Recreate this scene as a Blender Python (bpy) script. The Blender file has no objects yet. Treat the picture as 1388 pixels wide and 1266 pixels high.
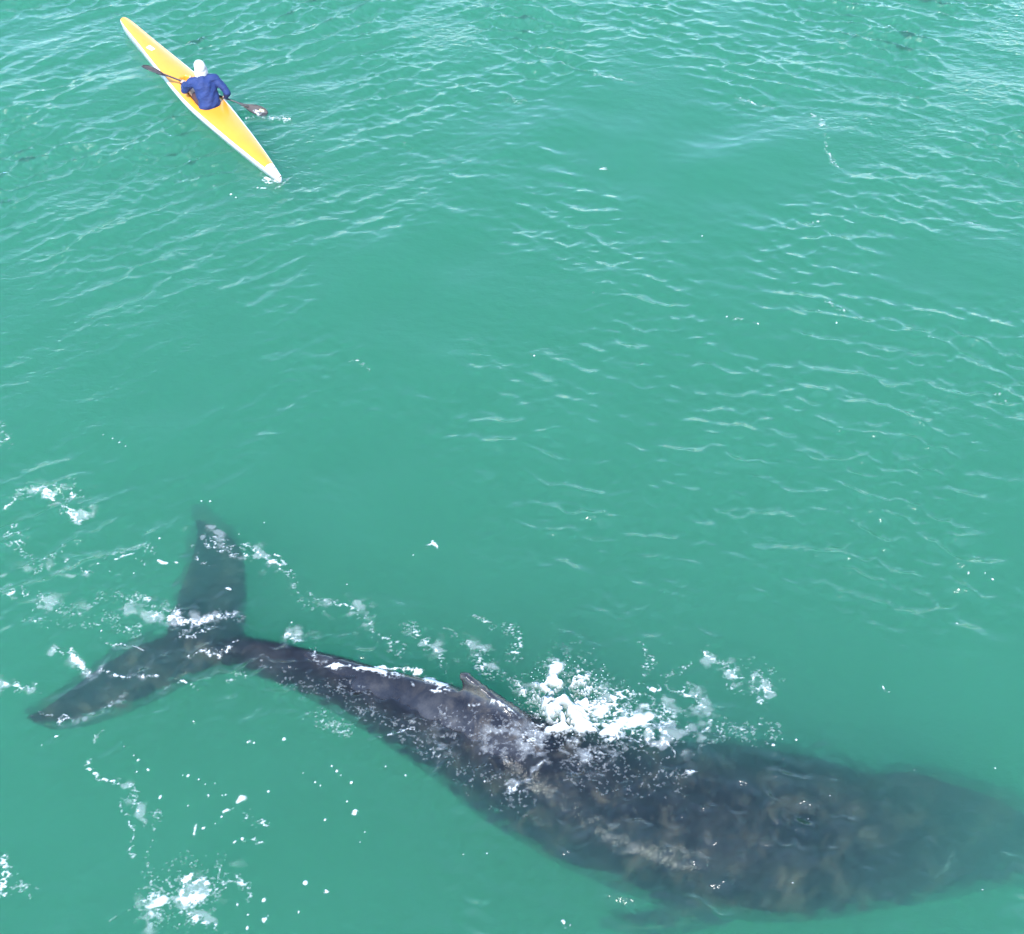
import bpy, bmesh, math, random
import numpy as np
from mathutils import Vector, Matrix, Quaternion
from mathutils.bvhtree import BVHTree
S = bpy.context.scene
R = math.radians
random.seed(7)
rng = np.random.default_rng(11)

# ------------------------------------------------------------------ camera, sky, sun, exposure
CAM_H, PITCH, HFOV = 10.0, 51.0, 49.0
cam = bpy.data.cameras.new('camera'); cam_ob = bpy.data.objects.new('camera', cam); S.collection.objects.link(cam_ob)
S.camera = cam_ob
cam_ob.location = (0, 0, CAM_H); cam_ob.rotation_euler = (R(90 - PITCH), 0, 0)
cam.sensor_width = 36; cam.angle = R(HFOV); cam.clip_end = 4000

SUN_EL, SUN_AZ = 50.0, 190.0          # azimuth clockwise from +Y: the sun is behind the camera, a little to the left
world = bpy.data.worlds.new('World'); S.world = world; world.use_nodes = True
wn = world.node_tree
sky = wn.nodes.new('ShaderNodeTexSky'); sky.sky_type = 'NISHITA'; sky.sun_disc = False
sky.sun_elevation = R(SUN_EL); sky.sun_rotation = R(SUN_AZ); sky.air_density = 1.15; sky.dust_density = 0.1; sky.ozone_density = 4.5
wn.links.new(sky.outputs[0], wn.nodes['Background'].inputs[0]); wn.nodes['Background'].inputs[1].default_value = 0.15
sun = bpy.data.lights.new('sun', 'SUN'); sun.energy = 2.15; sun.angle = R(0.5); sun.color = (1.0, 0.965, 0.91)
sun_ob = bpy.data.objects.new('sun', sun); S.collection.objects.link(sun_ob)
sd = Vector((math.sin(R(SUN_AZ)) * math.cos(R(SUN_EL)), math.cos(R(SUN_AZ)) * math.cos(R(SUN_EL)), math.sin(R(SUN_EL))))
sun_ob.rotation_euler = sd.to_track_quat('Z', 'Y').to_euler()
vs = S.view_settings
vs.view_transform = 'Standard'; vs.look = 'None'; vs.exposure = 2.0; vs.gamma = 1.0; vs.use_curve_mapping = False
cy = S.cycles
cy.use_denoising = True; cy.denoiser = 'OPENIMAGEDENOISE'
cy.max_bounces = 16; cy.volume_bounces = 3; cy.transparent_max_bounces = 16; cy.transmission_bounces = 8
cy.sample_clamp_indirect = 0.7; cy.sample_clamp_direct = 1.0; cy.caustics_refractive = False; cy.caustics_reflective = False

# ------------------------------------------------------------------ where a point of the photograph lies on a level plane
IW, IH = 1388.0, 1266.0
FPX = IW / 2 / math.tan(R(HFOV / 2)); sp, cp = math.sin(R(PITCH)), math.cos(R(PITCH))
def P(px, py, z=0.0):
    u, v = (px - IW / 2) / FPX, (IH / 2 - py) / FPX
    d = (u, cp + v * sp, -sp + v * cp)
    t = (z - CAM_H) / d[2]
    return Vector((d[0] * t, d[1] * t, z))
def to_px(x, y, z=0.0):
    dz = z - CAM_H
    dep = y * cp - dz * sp
    return IW / 2 + FPX * x / dep, IH / 2 - FPX * (y * sp + dz * cp) / dep
def scale_at(p):
    return FPX / (p.y * cp - (p.z - CAM_H) * sp)

# ------------------------------------------------------------------ helpers
def link(name, me, mats, parent=None, smooth=True):
    o = bpy.data.objects.new(name, me); S.collection.objects.link(o)
    for m in (mats if isinstance(mats, (list, tuple)) else [mats]): me.materials.append(m)
    if smooth and len(me.polygons): me.polygons.foreach_set('use_smooth', [True] * len(me.polygons))
    if parent: o.parent = parent
    return o
def obj(name, bm, mats, parent=None, smooth=True):
    bmesh.ops.recalc_face_normals(bm, faces=bm.faces)
    me = bpy.data.meshes.new(name); bm.to_mesh(me); bm.free()
    return link(name, me, mats, parent, smooth)
def tag(o, label=None, cat=None, group=None, kind=None):
    if label: o['label'] = label
    if cat: o['category'] = cat
    if group: o['group'] = group
    if kind: o['kind'] = kind
    return o
def empty(name, loc=(0, 0, 0), rz=0.0, s=1.0):
    o = bpy.data.objects.new(name, None); S.collection.objects.link(o)
    o.location = loc; o.rotation_euler = (0, 0, rz); o.scale = (s, s, s); o.empty_display_size = .2
    return o
def tube(bm, pts, rad, seg=12, sx=1.0, sy=1.0, up=(0, 0, 1), caps=True):
    """tapered tube through pts with rounded ends; sx / sy squash the section across / along `up`"""
    pts = [Vector(p) for p in pts]; rad = list(rad)
    if caps:
        d0 = (pts[0] - pts[1]).normalized(); d1 = (pts[-1] - pts[-2]).normalized()
        r0, r1 = rad[0], rad[-1]
        pre = [(pts[0] + d0 * r0 * math.sin(a), r0 * math.cos(a)) for a in (R(86), R(60), R(30))]
        post = [(pts[-1] + d1 * r1 * math.sin(a), r1 * math.cos(a)) for a in (R(30), R(60), R(86))]
        pts = [p for p, _ in pre] + pts + [p for p, _ in post]; rad = [r for _, r in pre] + rad + [r for _, r in post]
    rings = []; up = Vector(up)
    for i, (p, r) in enumerate(zip(pts, rad)):
        t = (pts[min(i + 1, len(pts) - 1)] - pts[max(i - 1, 0)]).normalized()
        s = t.cross(up)
        if s.length < 1e-3: s = t.cross(Vector((1, 0, 0)))
        s.normalize(); n = s.cross(t).normalized()
        rings.append([bm.verts.new(p + s * (r * sx * math.cos(a)) + n * (r * sy * math.sin(a))) for a in [2 * math.pi * k / seg for k in range(seg)]])
    for a, b in zip(rings, rings[1:]):
        for k in range(seg): bm.faces.new((a[k], a[(k + 1) % seg], b[(k + 1) % seg], b[k]))
    bm.faces.new(rings[0][::-1]); bm.faces.new(rings[-1])
def blob(bm, c, r, seg=16, rings=10, rot=None):
    m = Matrix.Translation(Vector(c)) @ (rot or Matrix.Identity(4)) @ Matrix.Diagonal((*r, 1))
    bmesh.ops.create_uvsphere(bm, u_segments=seg, v_segments=rings, radius=1, matrix=m)
def fuse(o, voxel, smooth=2, factor=.5):
    """melt the overlapping pieces of one mesh into one continuous skin"""
    m = o.modifiers.new('r', 'REMESH'); m.mode = 'VOXEL'; m.voxel_size = voxel
    s = o.modifiers.new('s', 'SMOOTH'); s.iterations = smooth; s.factor = factor
    dg = bpy.context.evaluated_depsgraph_get(); dg.update()
    me = bpy.data.meshes.new_from_object(o.evaluated_get(dg)); o.modifiers.clear()
    old = o.data; mats = list(old.materials); o.data = me; me.name = o.name
    if not len(me.materials):
        for q in mats: me.materials.append(q)
    me.polygons.foreach_set('use_smooth', [True] * len(me.polygons))
    return o

class Mat:
    def __init__(s, name):
        s.m = bpy.data.materials.new(name); s.m.use_nodes = True; s.t = s.m.node_tree; s.n = s.t.nodes
        s.b = s.n['Principled BSDF']; s.out = s.n['Material Output']
    def node(s, typ, ins=None, **props):
        n = s.n.new(typ)
        for k, v in props.items(): setattr(n, k, v)
        for k, v in (ins or {}).items():
            if isinstance(v, bpy.types.NodeSocket): s.t.links.new(v, n.inputs[k])
            else: n.inputs[k].default_value = v
        return n
    def set(s, **k):
        for a, v in k.items():
            i = s.b.inputs[a.replace('_', ' ')]
            if isinstance(v, bpy.types.NodeSocket): s.t.links.new(v, i)
            else: i.default_value = (*v, 1) if isinstance(v, tuple) and len(v) == 3 else v
        return s
    def coord(s): return s.node('ShaderNodeTexCoord').outputs['Object']
    def noise(s, scale, detail=4, rough=.55, vec=None, dist=0):
        return s.node('ShaderNodeTexNoise', {'Scale': scale, 'Detail': detail, 'Roughness': rough, 'Distortion': dist, 'Vector': vec or s.coord()}).outputs[0]
    def ramp(s, fac, stops):
        r = s.node('ShaderNodeValToRGB', {0: fac}); e = r.color_ramp.elements
        while len(e) < len(stops): e.new(.5)
        for q, (p, c) in zip(e, stops): q.position = p; q.color = (*c, 1) if len(c) == 3 else c
        return r.outputs[0]
    def bump(s, h, strength, dist): return s.node('ShaderNodeBump', {'Height': h, 'Strength': strength, 'Distance': dist}).outputs[0]

def simple(name, col, rough=.4, var=.12, scale=9, bump=0, **k):
    q = Mat(name); n = q.noise(scale)
    lo = tuple(c * (1 - var) for c in col); hi = tuple(min(1, c * (1 + var)) for c in col)
    q.set(Base_Color=q.ramp(n, [(.3, lo), (.7, hi)]), Roughness=rough, **k)
    if bump: q.set(Normal=q.bump(q.noise(scale * 4), bump, .01))
    return q.m

# ------------------------------------------------------------------ materials
def water_material():
    q = Mat('sea_water'); q.n.remove(q.b)
    co = q.coord()
    # the finest ripples, too small for the mesh
    st = q.node('ShaderNodeMapping', {'Vector': co, 'Scale': (1, 1.7, 1)}).outputs[0]
    h1 = q.noise(8, 3, .5, st, .4); h2 = q.noise(19, 2, .5, st, .3)
    amp = q.node('ShaderNodeAttribute', attribute_name='ripple').outputs['Fac']
    hh = q.node('ShaderNodeMath', {0: h2, 1: .22, 2: h1}, operation='MULTIPLY_ADD').outputs[0]
    hm = q.node('ShaderNodeMath', {0: hh, 1: amp}, operation='MULTIPLY').outputs[0]
    nrm = q.bump(hm, 1.0, .015)
    # Schlick's mirror share, the same from above and from below
    inc = q.node('ShaderNodeNewGeometry').outputs['Incoming']
    dt = q.node('ShaderNodeVectorMath', {0: nrm, 1: inc}, operation='DOT_PRODUCT').outputs['Value']
    ab_ = q.node('ShaderNodeMath', {0: dt}, operation='ABSOLUTE').outputs[0]
    om = q.node('ShaderNodeMath', {0: 1.0, 1: ab_}, operation='SUBTRACT', use_clamp=True).outputs[0]
    p5 = q.node('ShaderNodeMath', {0: om, 1: 4.6}, operation='POWER').outputs[0]
    fr = q.node('ShaderNodeMath', {0: p5, 1: .97, 2: .028}, operation='MULTIPLY_ADD')
    gl = q.node('ShaderNodeBsdfGlossy', {'Color': (1, 1, 1, 1), 'Roughness': .05, 'Normal': nrm})
    tr = q.node('ShaderNodeBsdfTransparent')
    rf = q.node('ShaderNodeBsdfRefraction', {'IOR': 1.3, 'Roughness': .29, 'Normal': nrm})
    thru = q.node('ShaderNodeMixShader', {0: .5, 1: tr.outputs[0], 2: rf.outputs[0]})
    sf = q.node('ShaderNodeMixShader', {0: fr.outputs[0], 1: thru.outputs[0], 2: gl.outputs[0]})
    q.t.links.new(sf.outputs[0], q.out.inputs['Surface'])
    D = .20
    sc = q.node('ShaderNodeVolumeScatter', {'Color': (.43, 1.0, .87, 1), 'Density': D, 'Anisotropy': 0.0})
    ab = q.node('ShaderNodeVolumeAbsorption', {'Color': (.0, .69, .36, 1), 'Density': D * 1.9})
    ad = q.node('ShaderNodeAddShader', {0: sc.outputs[0], 1: ab.outputs[0]})
    q.t.links.new(ad.outputs[0], q.out.inputs['Volume'])
    return q.m

def foam_material():
    q = Mat('sea_foam')
    d = q.node('ShaderNodeAttribute', attribute_name='foam_cover').outputs['Fac']
    n = q.noise(60, 3)
    q.set(Base_Color=q.ramp(n, [(.2, (.46, .49, .48)), (.7, (.58, .59, .58))]), Roughness=.6, Alpha=d,
          Normal=q.bump(n, .4, .01))
    return q.m

def whale_material():
    q = Mat('whale_skin'); co = q.coord()
    base = q.ramp(q.noise(2.0, 7, .68, co), [(.32, (.007, .007, .009)), (.50, (.017, .0168, .019)), (.70, (.050, .047, .046))])
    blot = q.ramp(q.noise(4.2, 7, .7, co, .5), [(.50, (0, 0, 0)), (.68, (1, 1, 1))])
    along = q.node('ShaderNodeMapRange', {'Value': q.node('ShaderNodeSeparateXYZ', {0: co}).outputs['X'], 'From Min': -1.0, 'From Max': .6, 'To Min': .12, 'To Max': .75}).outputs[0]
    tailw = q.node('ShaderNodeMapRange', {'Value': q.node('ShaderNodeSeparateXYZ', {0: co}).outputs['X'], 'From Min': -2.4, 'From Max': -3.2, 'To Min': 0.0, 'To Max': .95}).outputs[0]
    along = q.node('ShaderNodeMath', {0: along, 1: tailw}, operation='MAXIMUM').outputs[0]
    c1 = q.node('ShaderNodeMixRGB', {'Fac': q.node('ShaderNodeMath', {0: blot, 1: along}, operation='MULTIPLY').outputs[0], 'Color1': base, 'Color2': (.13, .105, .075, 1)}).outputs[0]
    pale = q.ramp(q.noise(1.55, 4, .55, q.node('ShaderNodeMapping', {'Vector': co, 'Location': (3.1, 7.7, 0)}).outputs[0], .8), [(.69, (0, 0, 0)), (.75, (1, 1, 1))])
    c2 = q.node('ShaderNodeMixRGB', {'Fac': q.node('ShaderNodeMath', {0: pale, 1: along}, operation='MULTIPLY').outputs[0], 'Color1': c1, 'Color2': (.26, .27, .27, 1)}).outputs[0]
    air = q.node('ShaderNodeAttribute', attribute_name='above_water').outputs['Fac']      # a wet film shines only in the air
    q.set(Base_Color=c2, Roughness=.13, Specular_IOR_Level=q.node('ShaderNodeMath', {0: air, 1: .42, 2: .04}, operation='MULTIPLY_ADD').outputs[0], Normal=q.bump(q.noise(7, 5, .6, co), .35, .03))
    return q.m

M_WATER = water_material(); M_FOAM = foam_material(); M_WHALE = whale_material()
M_SAND = simple('seabed_sand', (.42, .37, .27), .9, .2, .8)

# ------------------------------------------------------------------ the sea surface as a height field
TILE, NN = 24.0, 1024
kx = np.fft.fftfreq(NN, TILE / NN) * 2 * np.pi
KX, KY = np.meshgrid(kx, kx)            # rows are y
KK = np.hypot(KX, KY); KK[0, 0] = 1
def ocean(crest_deg, lo, hi, peak, spread, seed, slope):
    """ripples whose crests run at crest_deg (from +x), wavelengths lo..hi m, scaled to an rms slope"""
    g = np.random.default_rng(seed)
    th = np.arctan2(KY, KX) - R(crest_deg + 90)
    dirw = np.abs(np.cos(th)) ** spread
    k0 = 2 * np.pi / peak
    A = np.exp(-.5 * (np.log(KK / k0) / .55) ** 2) * dirw / KK ** 1.2
    A[(KK < 2 * np.pi / hi) | (KK > 2 * np.pi / lo)] = 0
    F = A * (g.normal(size=KK.shape) + 1j * g.normal(size=KK.shape))
    h = np.fft.ifft2(F).real
    sl = np.sqrt(np.mean(np.fft.ifft2(1j * KX * np.fft.fft2(h)).real ** 2 + np.fft.ifft2(1j * KY * np.fft.fft2(h)).real ** 2))
    return h * (slope / sl)
def smooth_noise(scale, seed, octaves=1):
    g = np.random.default_rng(seed); w = np.fft.fft2(g.normal(size=KK.shape)); out = 0
    for o in range(octaves):
        s = scale / 2 ** o
        n = np.fft.ifft2(w * np.exp(-.5 * (KK * s / 2.2) ** 2)).real
        out = out + n / n.std() * .55 ** o
        w = np.fft.fft2(g.normal(size=KK.shape))
    return out / out.std()
def sample(f, x, y):
    u = np.mod(x / TILE, 1) * NN; v = np.mod(y / TILE, 1) * NN
    i = np.floor(u).astype(int); j = np.floor(v).astype(int); a = u - i; b = v - j
    i0, i1, j0, j1 = i % NN, (i + 1) % NN, j % NN, (j + 1) % NN
    return (f[j0, i0] * (1 - a) + f[j0, i1] * a) * (1 - b) + (f[j1, i0] * (1 - a) + f[j1, i1] * a) * b
def ss(a, b, x):
    t = np.clip((x - a) / (b - a), 0, 1); return t * t * (3 - 2 * t)

gx = np.arange(NN) * TILE / NN
GX, GY = np.meshgrid(gx, gx)
TX = np.where(GX > 12, GX - TILE, GX); TY = np.where(GY > 22.8, GY - TILE, GY)   # the tile's own piece of sea
TPX, TPY = to_px(TX, np.maximum(TY, 1.0))
def spot(cx, cy, rx, ry, a=0.0):
    c, s = math.cos(R(a)), math.sin(R(a)); dx, dy = TPX - cx, TPY - cy
    return np.exp(-(((dx * c + dy * s) / rx) ** 2 + ((-dx * s + dy * c) / ry) ** 2))
# where the wind roughens the water and where it lies slick
rough = .52 + .68 * ss(400, 20, TPY) + .40 * spot(80, 330, 380, 200) + .34 * spot(1330, 260, 260, 220, 20) + .22 * spot(1340, 640, 180, 200) + .18 * spot(600, 420, 260, 120)
rough -= .95 * spot(890, 205, 200, 85, 10) + .45 * spot(1290, 375, 150, 70) + .22 * spot(520, 640, 300, 120) + .42 * spot(260, 1130, 320, 150) + .35 * spot(1150, 960, 260, 90) + .2 * spot(180, 620, 200, 60)
def band(pts, w, a):
    m = np.zeros_like(TPX)
    for (x0, y0), (x1, y1) in zip(pts, pts[1:]):
        t = np.clip(((TPX - x0) * (x1 - x0) + (TPY - y0) * (y1 - y0)) / ((x1 - x0) ** 2 + (y1 - y0) ** 2), 0, 1)
        m = np.maximum(m, np.exp(-((TPX - x0 - t * (x1 - x0)) ** 2 + (TPY - y0 - t * (y1 - y0)) ** 2) / w ** 2))
    return a * m
for pts in ([(50, 640), (110, 570), (185, 515), (250, 465)], [(340, 610), (380, 555), (470, 480), (540, 440)], [(540, 560), (640, 480), (700, 390), (790, 350)], [(0, 520), (120, 440), (260, 380)],
            [(250, 320), (400, 270), (560, 255)], [(640, 470), (690, 520), (760, 470)]):
    rough += band(pts, 26, .34)
for pts in ([(1240, 420), (1300, 450), (1388, 470)], [(770, 680), (840, 720), (900, 790), (960, 840)], [(760, 860), (830, 830), (930, 820)], [(1240, 520), (1320, 530), (1388, 560)], [(1050, 330), (1080, 430), (1130, 470)],
            [(1120, 780), (1230, 880), (1290, 1010)], [(1000, 700), (1100, 730), (1240, 820)]):
    rough += band(pts, 24, .30)
rough += band([(205, 120), (280, 200), (372, 258)], 14, .35)
rough *= 1 + .22 * smooth_noise(2.6, 3)
rough = np.clip(rough, .10, 1.5)
edge = np.maximum(ss(10.2, 11.8, np.abs(TX)), np.maximum(ss(20.2, 22.4, TY), ss(1.2, -.8, TY)))
rough = rough * (1 - edge) + .8 * edge        # beyond the frame the sea is evenly ruffled
side = ss(430, 900, TPX + .35 * TPY)       # crests lean one way on the left, the other way on the right
wl = ocean(32, .12, 1.5, .42, 4, 21, 1.0); wr = ocean(-20, .12, 1.5, .38, 3, 22, 1.0); wm = ocean(4, .08, .5, .18, 1.2, 23, 1.0)
big = ocean(35, .9, 4.0, 2.0, 4, 24, .045) + ocean(-20, .8, 3.2, 1.7, 4, 25, .035)
gate = np.clip(1 + .75 * smooth_noise(1.1, 5), .2, 2.3)    # ripples come in bands
near_whale = spot(760, 1060, 300, 110, 14) + .8 * spot(450, 930, 200, 60, 18) + .75 * spot(190, 850, 150, 120) + .6 * spot(1080, 1130, 280, 110, 8)
rip = rough * gate * (.215 * (wl * (1 - side) + wr * side) + .155 * wm)
rip += np.clip(near_whale, 0, 1) * (    .30 * ocean(-12, .08, .45, .16, .4, 26, 1.0) + .25 * ocean(35, .08, .5, .2, 1, 27, 1.0))
# keep it quiet under the kayak's hull
kb, ks = P(164, 25, .12), P(382, 243, .06)
kd = Vector((kb.x - ks.x, kb.y - ks.y)); kl = kd.length; kd.normalize()
al = (TX - ks.x) * kd.x + (TY - ks.y) * kd.y; ac = -(TX - ks.x) * kd.y + (TY - ks.y) * kd.x
hull = ss(.55, .25, np.abs(ac)) * ss(-.4, -.1, al) * ss(kl + .4, kl + .1, al)
HT = rip + big
HT = HT * (1 - .8 * hull)
# sharpen the crests: slide every point toward its crest, then read the height back on a regular grid
Fh = np.fft.fft2(HT)
DX = np.fft.ifft2(-1j * KX / KK * Fh).real; DY = np.fft.ifft2(-1j * KY / KK * Fh).real
lam = 0.8
sx_, sy_ = GX.copy(), GY.copy()
for _ in range(5):
    sx_ = GX - lam * sample(DX, sx_, sy_) * -1; sy_ = GY - lam * sample(DY, sx_, sy_) * -1
HT = sample(HT, sx_, sy_)
def sea_z(x, y): return sample(HT, np.asarray(x, float), np.asarray(y, float))
def ripple_amp(x, y): return sample(rough, x, y)

def axis(lo, hi, step, far):
    core = list(np.arange(lo, hi + 1e-6, step)); a, s = [], step
    while hi + sum(a) < far: s *= 1.22; a.append(s)
    up = hi + np.cumsum(a)
    a, s = [], step
    while lo - sum(a) > -far: s *= 1.22; a.append(s)
    dn = lo - np.cumsum(a)
    return np.concatenate([dn[::-1], core, up])
def grid_mesh(name, X, Y, Z):
    ny, nx = X.shape
    co = np.stack([X, Y, Z], -1).reshape(-1, 3)
    i = np.arange(nx * ny).reshape(ny, nx)
    f = np.stack([i[:-1, :-1], i[:-1, 1:], i[1:, 1:], i[1:, :-1]], -1).reshape(-1, 4)
    return co, f
def mesh_from(name, co, faces):
    me = bpy.data.meshes.new(name); me.vertices.add(len(co)); me.vertices.foreach_set('co', np.asarray(co, np.float32).ravel())
    n = len(faces); k = faces.shape[1]
    me.loops.add(n * k); me.loops.foreach_set('vertex_index', faces.astype(np.int32).ravel())
    me.polygons.add(n); me.polygons.foreach_set('loop_start', np.arange(0, n * k, k, dtype=np.int32))
    me.update(calc_edges=True); me.validate()
    return me

def build_sea():
    ax = axis(-9.4, 9.4, .0215, 600); ay = axis(2.2, 20.0, .0215, 600)
    X, Y = np.meshgrid(ax, ay); Z = sea_z(X, Y)
    dist = np.maximum(np.maximum(np.abs(X) - 12, 0), np.maximum(np.abs(Y - 13) - 12.5, 0))
    Z *= np.exp(-dist / 60)
    co, f = grid_mesh('sea', X, Y, Z)
    ny, nx = X.shape; i = np.arange(nx * ny).reshape(ny, nx)
    rim = np.concatenate([i[0, :-1], i[:-1, -1], i[-1, :0:-1], i[:0:-1, 0]])
    n0 = len(co); low = co[rim].copy(); low[:, 2] = -9.0
    k = np.arange(len(rim)); kn = (k + 1) % len(rim)
    sides = np.stack([rim[k], n0 + k, n0 + kn, rim[kn]], -1)
    cidx = n0 + len(rim)
    me_co = np.concatenate([co, low, [[0, 0, -9.0]]])
    bottom = np.stack([np.full(len(rim), cidx), n0 + kn, n0 + k, n0 + k], -1)[:, :3]
    me = bpy.data.meshes.new('sea')
    # quads then triangles
    nq = len(f) + len(sides); q = np.concatenate([f, sides]); t = bottom
    me.vertices.add(len(me_co)); me.vertices.foreach_set('co', me_co.astype(np.float32).ravel())
    me.loops.add(nq * 4 + len(t) * 3); me.loops.foreach_set('vertex_index', np.concatenate([q.ravel(), t.ravel()]).astype(np.int32))
    me.polygons.add(nq + len(t))
    me.polygons.foreach_set('loop_start', np.concatenate([np.arange(nq) * 4, nq * 4 + np.arange(len(t)) * 3]).astype(np.int32))
    me.update(calc_edges=True)
    at = me.attributes.new('ripple', 'FLOAT', 'POINT')
    at.data.foreach_set('value', np.concatenate([ripple_amp(X, Y).ravel(), np.ones(len(rim) + 1)]).astype(np.float32))
    sm = np.zeros(nq + len(t), bool); sm[:len(f)] = True
    o = link('sea', me, M_WATER, smooth=False)
    me.polygons.foreach_set('use_smooth', sm)
    tag(o, 'clear turquoise sea ruffled by small wind ripples', kind='structure')
build_sea()
bm = bmesh.new(); bmesh.ops.create_grid(bm, x_segments=60, y_segments=60, size=590)
for v in bm.verts: v.co.z = -6 + .15 * math.sin(v.co.x * .7) * math.cos(v.co.y * .5)
tag(obj('seabed', bm, M_SAND), 'sandy sea floor below the green water', kind='structure')

# ------------------------------------------------------------------ the whale
def catmull(vals, n):
    v = [vals[0]] + list(vals) + [vals[-1]]; out = []
    for i in range(1, len(v) - 2):
        for k in range(n):
            t = k / n; a, b, c, d = v[i - 1], v[i], v[i + 1], v[i + 2]
            out.append(.5 * ((2 * b) + (c - a) * t + (2 * a - 5 * b + 4 * c - d) * t * t + (3 * b - a - 3 * c + d) * t ** 3))
    out.append(v[-2]); return out

def build_whale():
    # far edge, near edge (photo pixels), height of the back, how much taller than wide
    st = [((262, 868), (264, 898), -.36, .9), ((312, 863), (312, 907), -.20, 1.15), ((365, 869), (358, 920), -.07, 1.3), ((420, 880), (405, 940), -.01, 1.3), ((500, 900), (470, 978), .035, 1.2),
          ((560, 914), (530, 1014), .055, 1.1), ((640, 934), (600, 1062), .085, 1.0), ((700, 958), (655, 1108), .055, 1.0),
          ((760, 978), (722, 1145), -.09, 1.0), ((850, 995), (806, 1188), -.18, .98), ((950, 1004), (905, 1222), -.22, .97), ((1040, 1012), (1005, 1240), -.30, .96),
          ((1120, 1026), (1092, 1236), -.40, .95), ((1210, 1050), (1188, 1222), -.66, .92), ((1300, 1072), (1285, 1208), -1.12, .85), ((1390, 1100), (1380, 1196), -1.5, .75), ((1455, 1126), (1448, 1186), -1.75, .6), ((1500, 1146), (1498, 1174), -1.9, .5)]
    cen, ha, hb = [], [], []
    WS = .87
    roll = [0, 8, 16, 22, 26, 28, 28, 27, 24, 20, 15, 11, 8, 5, 2, 0, 0, 0]      # the animal leans a little away, back ridge to the far side
    tall = [.9, 1.1, 1.25, 1.4, 1.5, 1.5, 1.45, 1.25, 1.0, .82, .72, .66, .62, .60, .60, .60, .55, .5]
    for (U, Lo, zt, _), ro, kz in zip(st, roll, tall):
        px, py = (U[0] + Lo[0]) / 2, (U[1] + Lo[1]) / 2; zt *= WS
        d = math.hypot(U[0] - Lo[0], U[1] - Lo[1]) / 2
        c = P(px, py, zt - .6); cr, sr = math.cos(R(ro)), math.sin(R(ro))
        for _ in range(4):
            v = CAM_H - c.z; q = math.hypot(v, c.y); vu, vf = c.y / q, v / q            # view plane: up and far
            a = d / scale_at(c) / math.sqrt((vf * cr - vu * sr) ** 2 + kz * kz * (vf * sr + vu * cr) ** 2)
            c = P(px, py, zt - a * kz * cr)
        cen.append(c); ha.append(a); hb.append(a * kz)
    cen, ha, hb, roll = catmull(cen, 5), catmull(ha, 5), catmull(hb, 5), catmull(roll, 5)
    bm = bmesh.new(); rings = []; seg = 44; ridge, rdir = [], []
    for i, c in enumerate(cen):
        t = (cen[min(i + 1, len(cen) - 1)] - cen[max(i - 1, 0)]); t.normalize()
        s0 = t.cross(Vector((0, 0, 1))).normalized(); n0 = s0.cross(t).normalized()
        cr, sr = math.cos(R(roll[i])), math.sin(R(roll[i]))
        s = s0 * cr + n0 * sr; n = n0 * cr - s0 * sr; ridge.append(c + n * hb[i]); rdir.append(n)
        ring = []
        for k in range(seg):
            a = 2 * math.pi * k / seg; ca, sa = math.cos(a), math.sin(a)
            y = ha[i] * ca * (1 - .22 * max(0, sa) ** 4); z = hb[i] * sa
            ring.append(bm.verts.new(c + s * y + n * z))
        rings.append(ring)
    for a, b in zip(rings, rings[1:]):
        for k in range(seg): bm.faces.new((a[k], a[(k + 1) % seg], b[(k + 1) % seg], b[k]))
    bm.faces.new(rings[0][::-1]); bm.faces.new(rings[-1])
    # flukes, flippers: a blade between two edges, thick in the middle
    def blade(lead, trail, zs, thick):
        n = 6; zs = [z * WS for z in zs]; thick = [t * WS for t in thick]; L = [P(*p, z) for p, z in zip(lead, zs)]; T = [P(*p, z) for p, z in zip(trail, zs)]
        L, T, th = catmull(L, n), catmull(T, n), catmull(thick, n); m = 8; top, bot = [], []
        for a, b, w in zip(L, T, th):
            r1, r2 = [], []
            for j in range(m + 1):
                f = j / m; p = a.lerp(b, f); h = w * (math.sin(math.pi * f ** .7) ** .7) * .5 + .022
                r1.append(bm.verts.new(p + Vector((0, 0, h)))); r2.append(bm.verts.new(p - Vector((0, 0, h))))
            top.append(r1); bot.append(r2)
        for g, flip in ((top, False), (bot, True)):
            for a, b in zip(g, g[1:]):
                for j in range(m):
                    f = (a[j], a[j + 1], b[j + 1], b[j]); bm.faces.new(f[::-1] if flip else f)
        for j in (0, m):
            for i in range(len(top) - 1): bm.faces.new((top[i][j], top[i + 1][j], bot[i + 1][j], bot[i][j]))
        for i in (0, -1):
            for j in range(m): bm.faces.new((top[i][j], top[i][j + 1], bot[i][j + 1], bot[i][j]))
    blade([(335, 888), (332, 858), (334, 825), (335, 790), (331, 757), (316, 731), (295, 714), (270, 703)],
          [(240, 884), (226, 858), (236, 830), (243, 800), (254, 770), (262, 742), (266, 720), (262, 704)],
          [-.46, -.58, -.74, -.86, -.95, -1.03, -1.1, -1.15], [.34, .26, .20, .16, .13, .10, .07, .03])
    blade([(335, 885), (318, 908), (268, 921), (222, 944), (172, 966), (118, 984), (70, 988), (36, 976)],
          [(240, 860), (214, 866), (180, 878), (148, 896), (112, 922), (80, 946), (54, 964), (34, 971)],
          [-.46, -.56, -.64, -.68, -.68, -.64, -.56, -.48], [.34, .26, .20, .16, .13, .10, .07, .03])
    blade([(1105, 1120), (1150, 1062), (1215, 1046), (1285, 1062), (1345, 1080), (1400, 1112)],
          [(1230, 1140), (1240, 1110), (1275, 1095), (1320, 1100), (1365, 1112), (1402, 1118)],
          [-1.1, -1.0, -1.0, -1.1, -1.25, -1.35], [.3, .26, .22, .18, .12, .05])
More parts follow.
